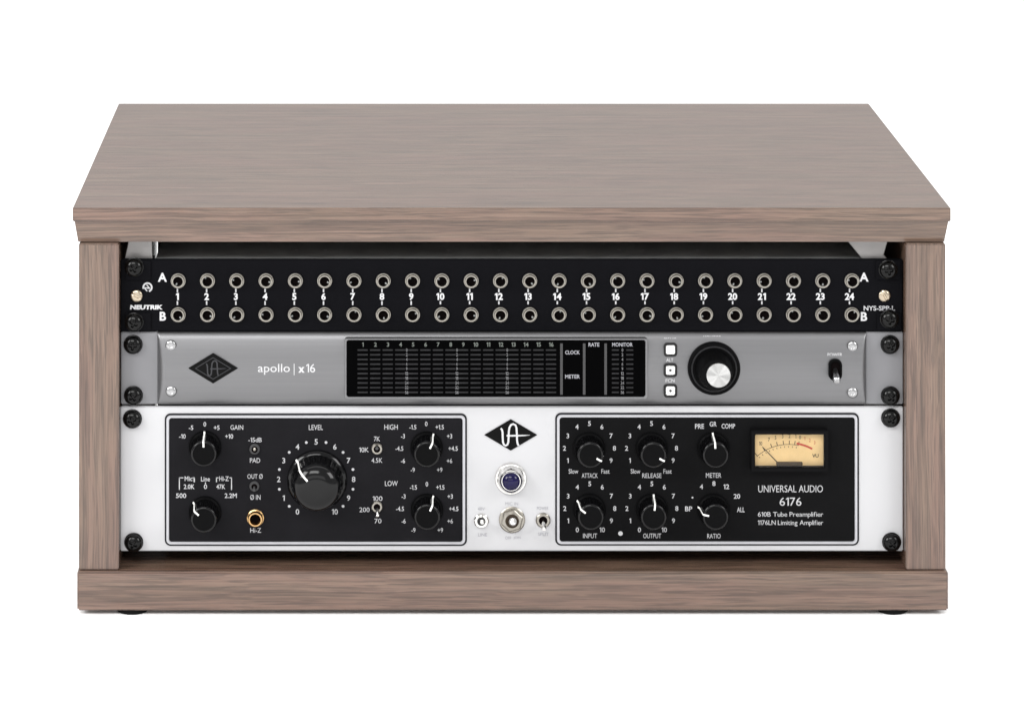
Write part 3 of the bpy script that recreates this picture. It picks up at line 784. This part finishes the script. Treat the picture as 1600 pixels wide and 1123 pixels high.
toggle(589, 700.5, 9, PY, (0, -6), M['nickel'], M['hole'], M['divider'], lr=0.3, ln=0.006)
toggle(589, 791, 9, PY, (1, 9), M['nickel'], M['hole'], M['chrome'], lr=0.34, ln=0.006)
toggle(752, 813, 11.5, FY, (0.5, -7), M['chrome'], M['divider'], M['chrome'], lr=0.34, ln=0.010)
toggle(848.5, 812, 11.5, FY, (0.5, 7), M['nickel'], M['hole'], M['chrome'], lr=0.32, ln=0.008)
toggle(800, 811.5, 20.5, FY, (0, -8), M['nickel'], M['ink'], M['chrome'], hexnut=True, bush=0.52, lr=0.30, ln=0.011)
def small(t_, px, py, h, wd):
    q = MB(); text(q, t_, px, py, h, ylab, wd=wd, bold=0.0); q.part('lettering', M['print_grey'], pa)
small('48V', 752, 794.5, 5, 11); small('LINE', 754, 835, 5, 14)
small('MIC IN', 799.5, 786.6, 5, 20); small('OFF', 794, 840, 5, 9); small('JOIN', 808, 840, 5, 11)
small('POWER', 848, 793.8, 5, 18); small('SPLIT', 849, 834, 5, 17)
# instrument socket with gilt ring
y = PY; r = 13.2 * S(y); c = (X(399.2, y), y, Z(808.5, y))
q = MB().lathe([(r * 0.58, 0.0002), (r * 0.6, 0.0036), (r * 0.66, 0.0041), (r * 0.8, 0.0041), (r * 0.86, 0.0035), (r * 0.88, 0.0012), (r, 0.0008), (r, 0)], c, 40)
o = q.part('instrument_socket', M['gold'], pa)
q = MB().lathe([(0, 0.0004), (r * 0.6, 0.0004)], c, 28); q.part('bore_shade_disc', M['hole'], o)  # flat disc coloured black for the shade inside the socket
# emblem and jewel lamp
emblem(pa, 798, 679, 41.5, 24.5, FY - 0.0001, M['print_bright'], False)
y = FY; c = (X(798, y), y, Z(747, y)); r = 25 * S(y)
q = MB().lathe([(r, 0), (r, 0.0012), (r * 0.94, 0.0020), (r * 0.86, 0.0022), (r * 0.80, 0.0034), (r * 0.74, 0.0062), (r * 0.66, 0.0070), (r * 0.60, 0.0064), (0, 0.0062)], c, 56)
o = q.part('pilot_lamp', M['chrome'], pa)
q = MB(); rj = r * 0.56
q.lathe([(rj, 0.0060)] + [(rj * cos(t_), 0.0066 + rj * 0.62 * sin(t_)) for t_ in [radians(15 * k) for k in range(6)]] + [(0, 0.0066 + rj * 0.62)], c, 32)
q.part('jewel_lens', M['jewel'], o)
# VU meter
y = PY
q = MB(); q.ring(rr(X(1172, y), X(1293, y), Z(733.5, y), Z(668.5, y), 3 * S(y)), rr(X(1178.5, y), X(1286.5, y), Z(726.8, y), Z(675.2, y), 2 * S(y)), y - 0.0052, y + 0.0005)
vm = q.part('vu_meter', M['panel_dark'], pa, bevel=0.0005, seg=2)
yd = y - 0.0004
q = MB(); q.prism(rr(X(1178, y), X(1287, y), Z(727.3, y), Z(674.7, y), 2 * S(y)), yd, y); q.part('dial_card', M['cream'], vm)
yi = yd - 0.00008
PXC, PYC = 1232, 768.0
def pol(a, r): return (PXC + r * sin(radians(a)), PYC - r * cos(radians(a)))
q = MB()
marks = [(-41, '20'), (-30, '10'), (-20.5, '7'), (-13.5, '5'), (-6, '3'), (1, '2'), (7.5, '1'), (12, '0')]
q2 = MB()
for a, tt in marks:
    p0, p1 = pol(a, 74), pol(a, 80)
    q.ribbon([(X(p0[0], yi), Z(p0[1], yi)), (X(p1[0], yi), Z(p1[1], yi))], 1.3 * S(yi), yi)
    tp = pol(a, 87); text(q, tt, tp[0], tp[1], 6, yi, bold=0.012, squeeze=0.75)
arc = [pol(a, 74) for a in range(-42, 14, 3)]
q.ribbon([(X(a, yi), Z(c_, yi)) for a, c_ in arc], 0.9 * S(yi), yi - 0.00001)
for a in range(-40, 11, 5):
    p0, p1 = pol(a, 69), pol(a, 71.5); q.ribbon([(X(p0[0], yi), Z(p0[1], yi)), (X(p1[0], yi), Z(p1[1], yi))], 1.0 * S(yi), yi)
text(q, 'VU', 1274, 711.8, 5.6, yi, wd=10, bold=0.03)
q.part('dial_print', M['ink_soft'], vm)
q = MB(); arc = [pol(a, 76.5) for a in (9.5, 14, 18, 22, 26, 29)]
q.ribbon([(X(a, yi), Z(c_, yi)) for a, c_ in arc], 3.0 * S(yi), yi - 0.00002)
for a, tt in ((17, '1'), (22.5, '2'), (28, '3')):
    tp = pol(a, 87); text(q, tt, tp[0], tp[1], 5.2, yi, bold=0.01, squeeze=0.8)
q.part('red_zone', M['red'], vm)
yn = yi - 0.0006
q = MB(); q.ribbon([(X(1191, yn), Z(697.5, yn)), (X(1216, yn), Z(723.5, yn))], [0.9 * S(yn), 1.5 * S(yn)], yn); q.part('needle', M['ink'], vm)
q = MB(); q.prism(rr(X(1213, yn), X(1254, yn), Z(727, yn), Z(721.5, yn), 1.5 * S(yn)), yn - 0.0003, yd); q.part('pivot_cover', M['ink_soft'], vm)
yg = y - 0.0040
q = MB(); q.box(X(1178.3, y), X(1286.7, y), yg, yg + 0.0004, Z(727, y), Z(675, y)); q.part('meter_pane', M['pane'], vm)
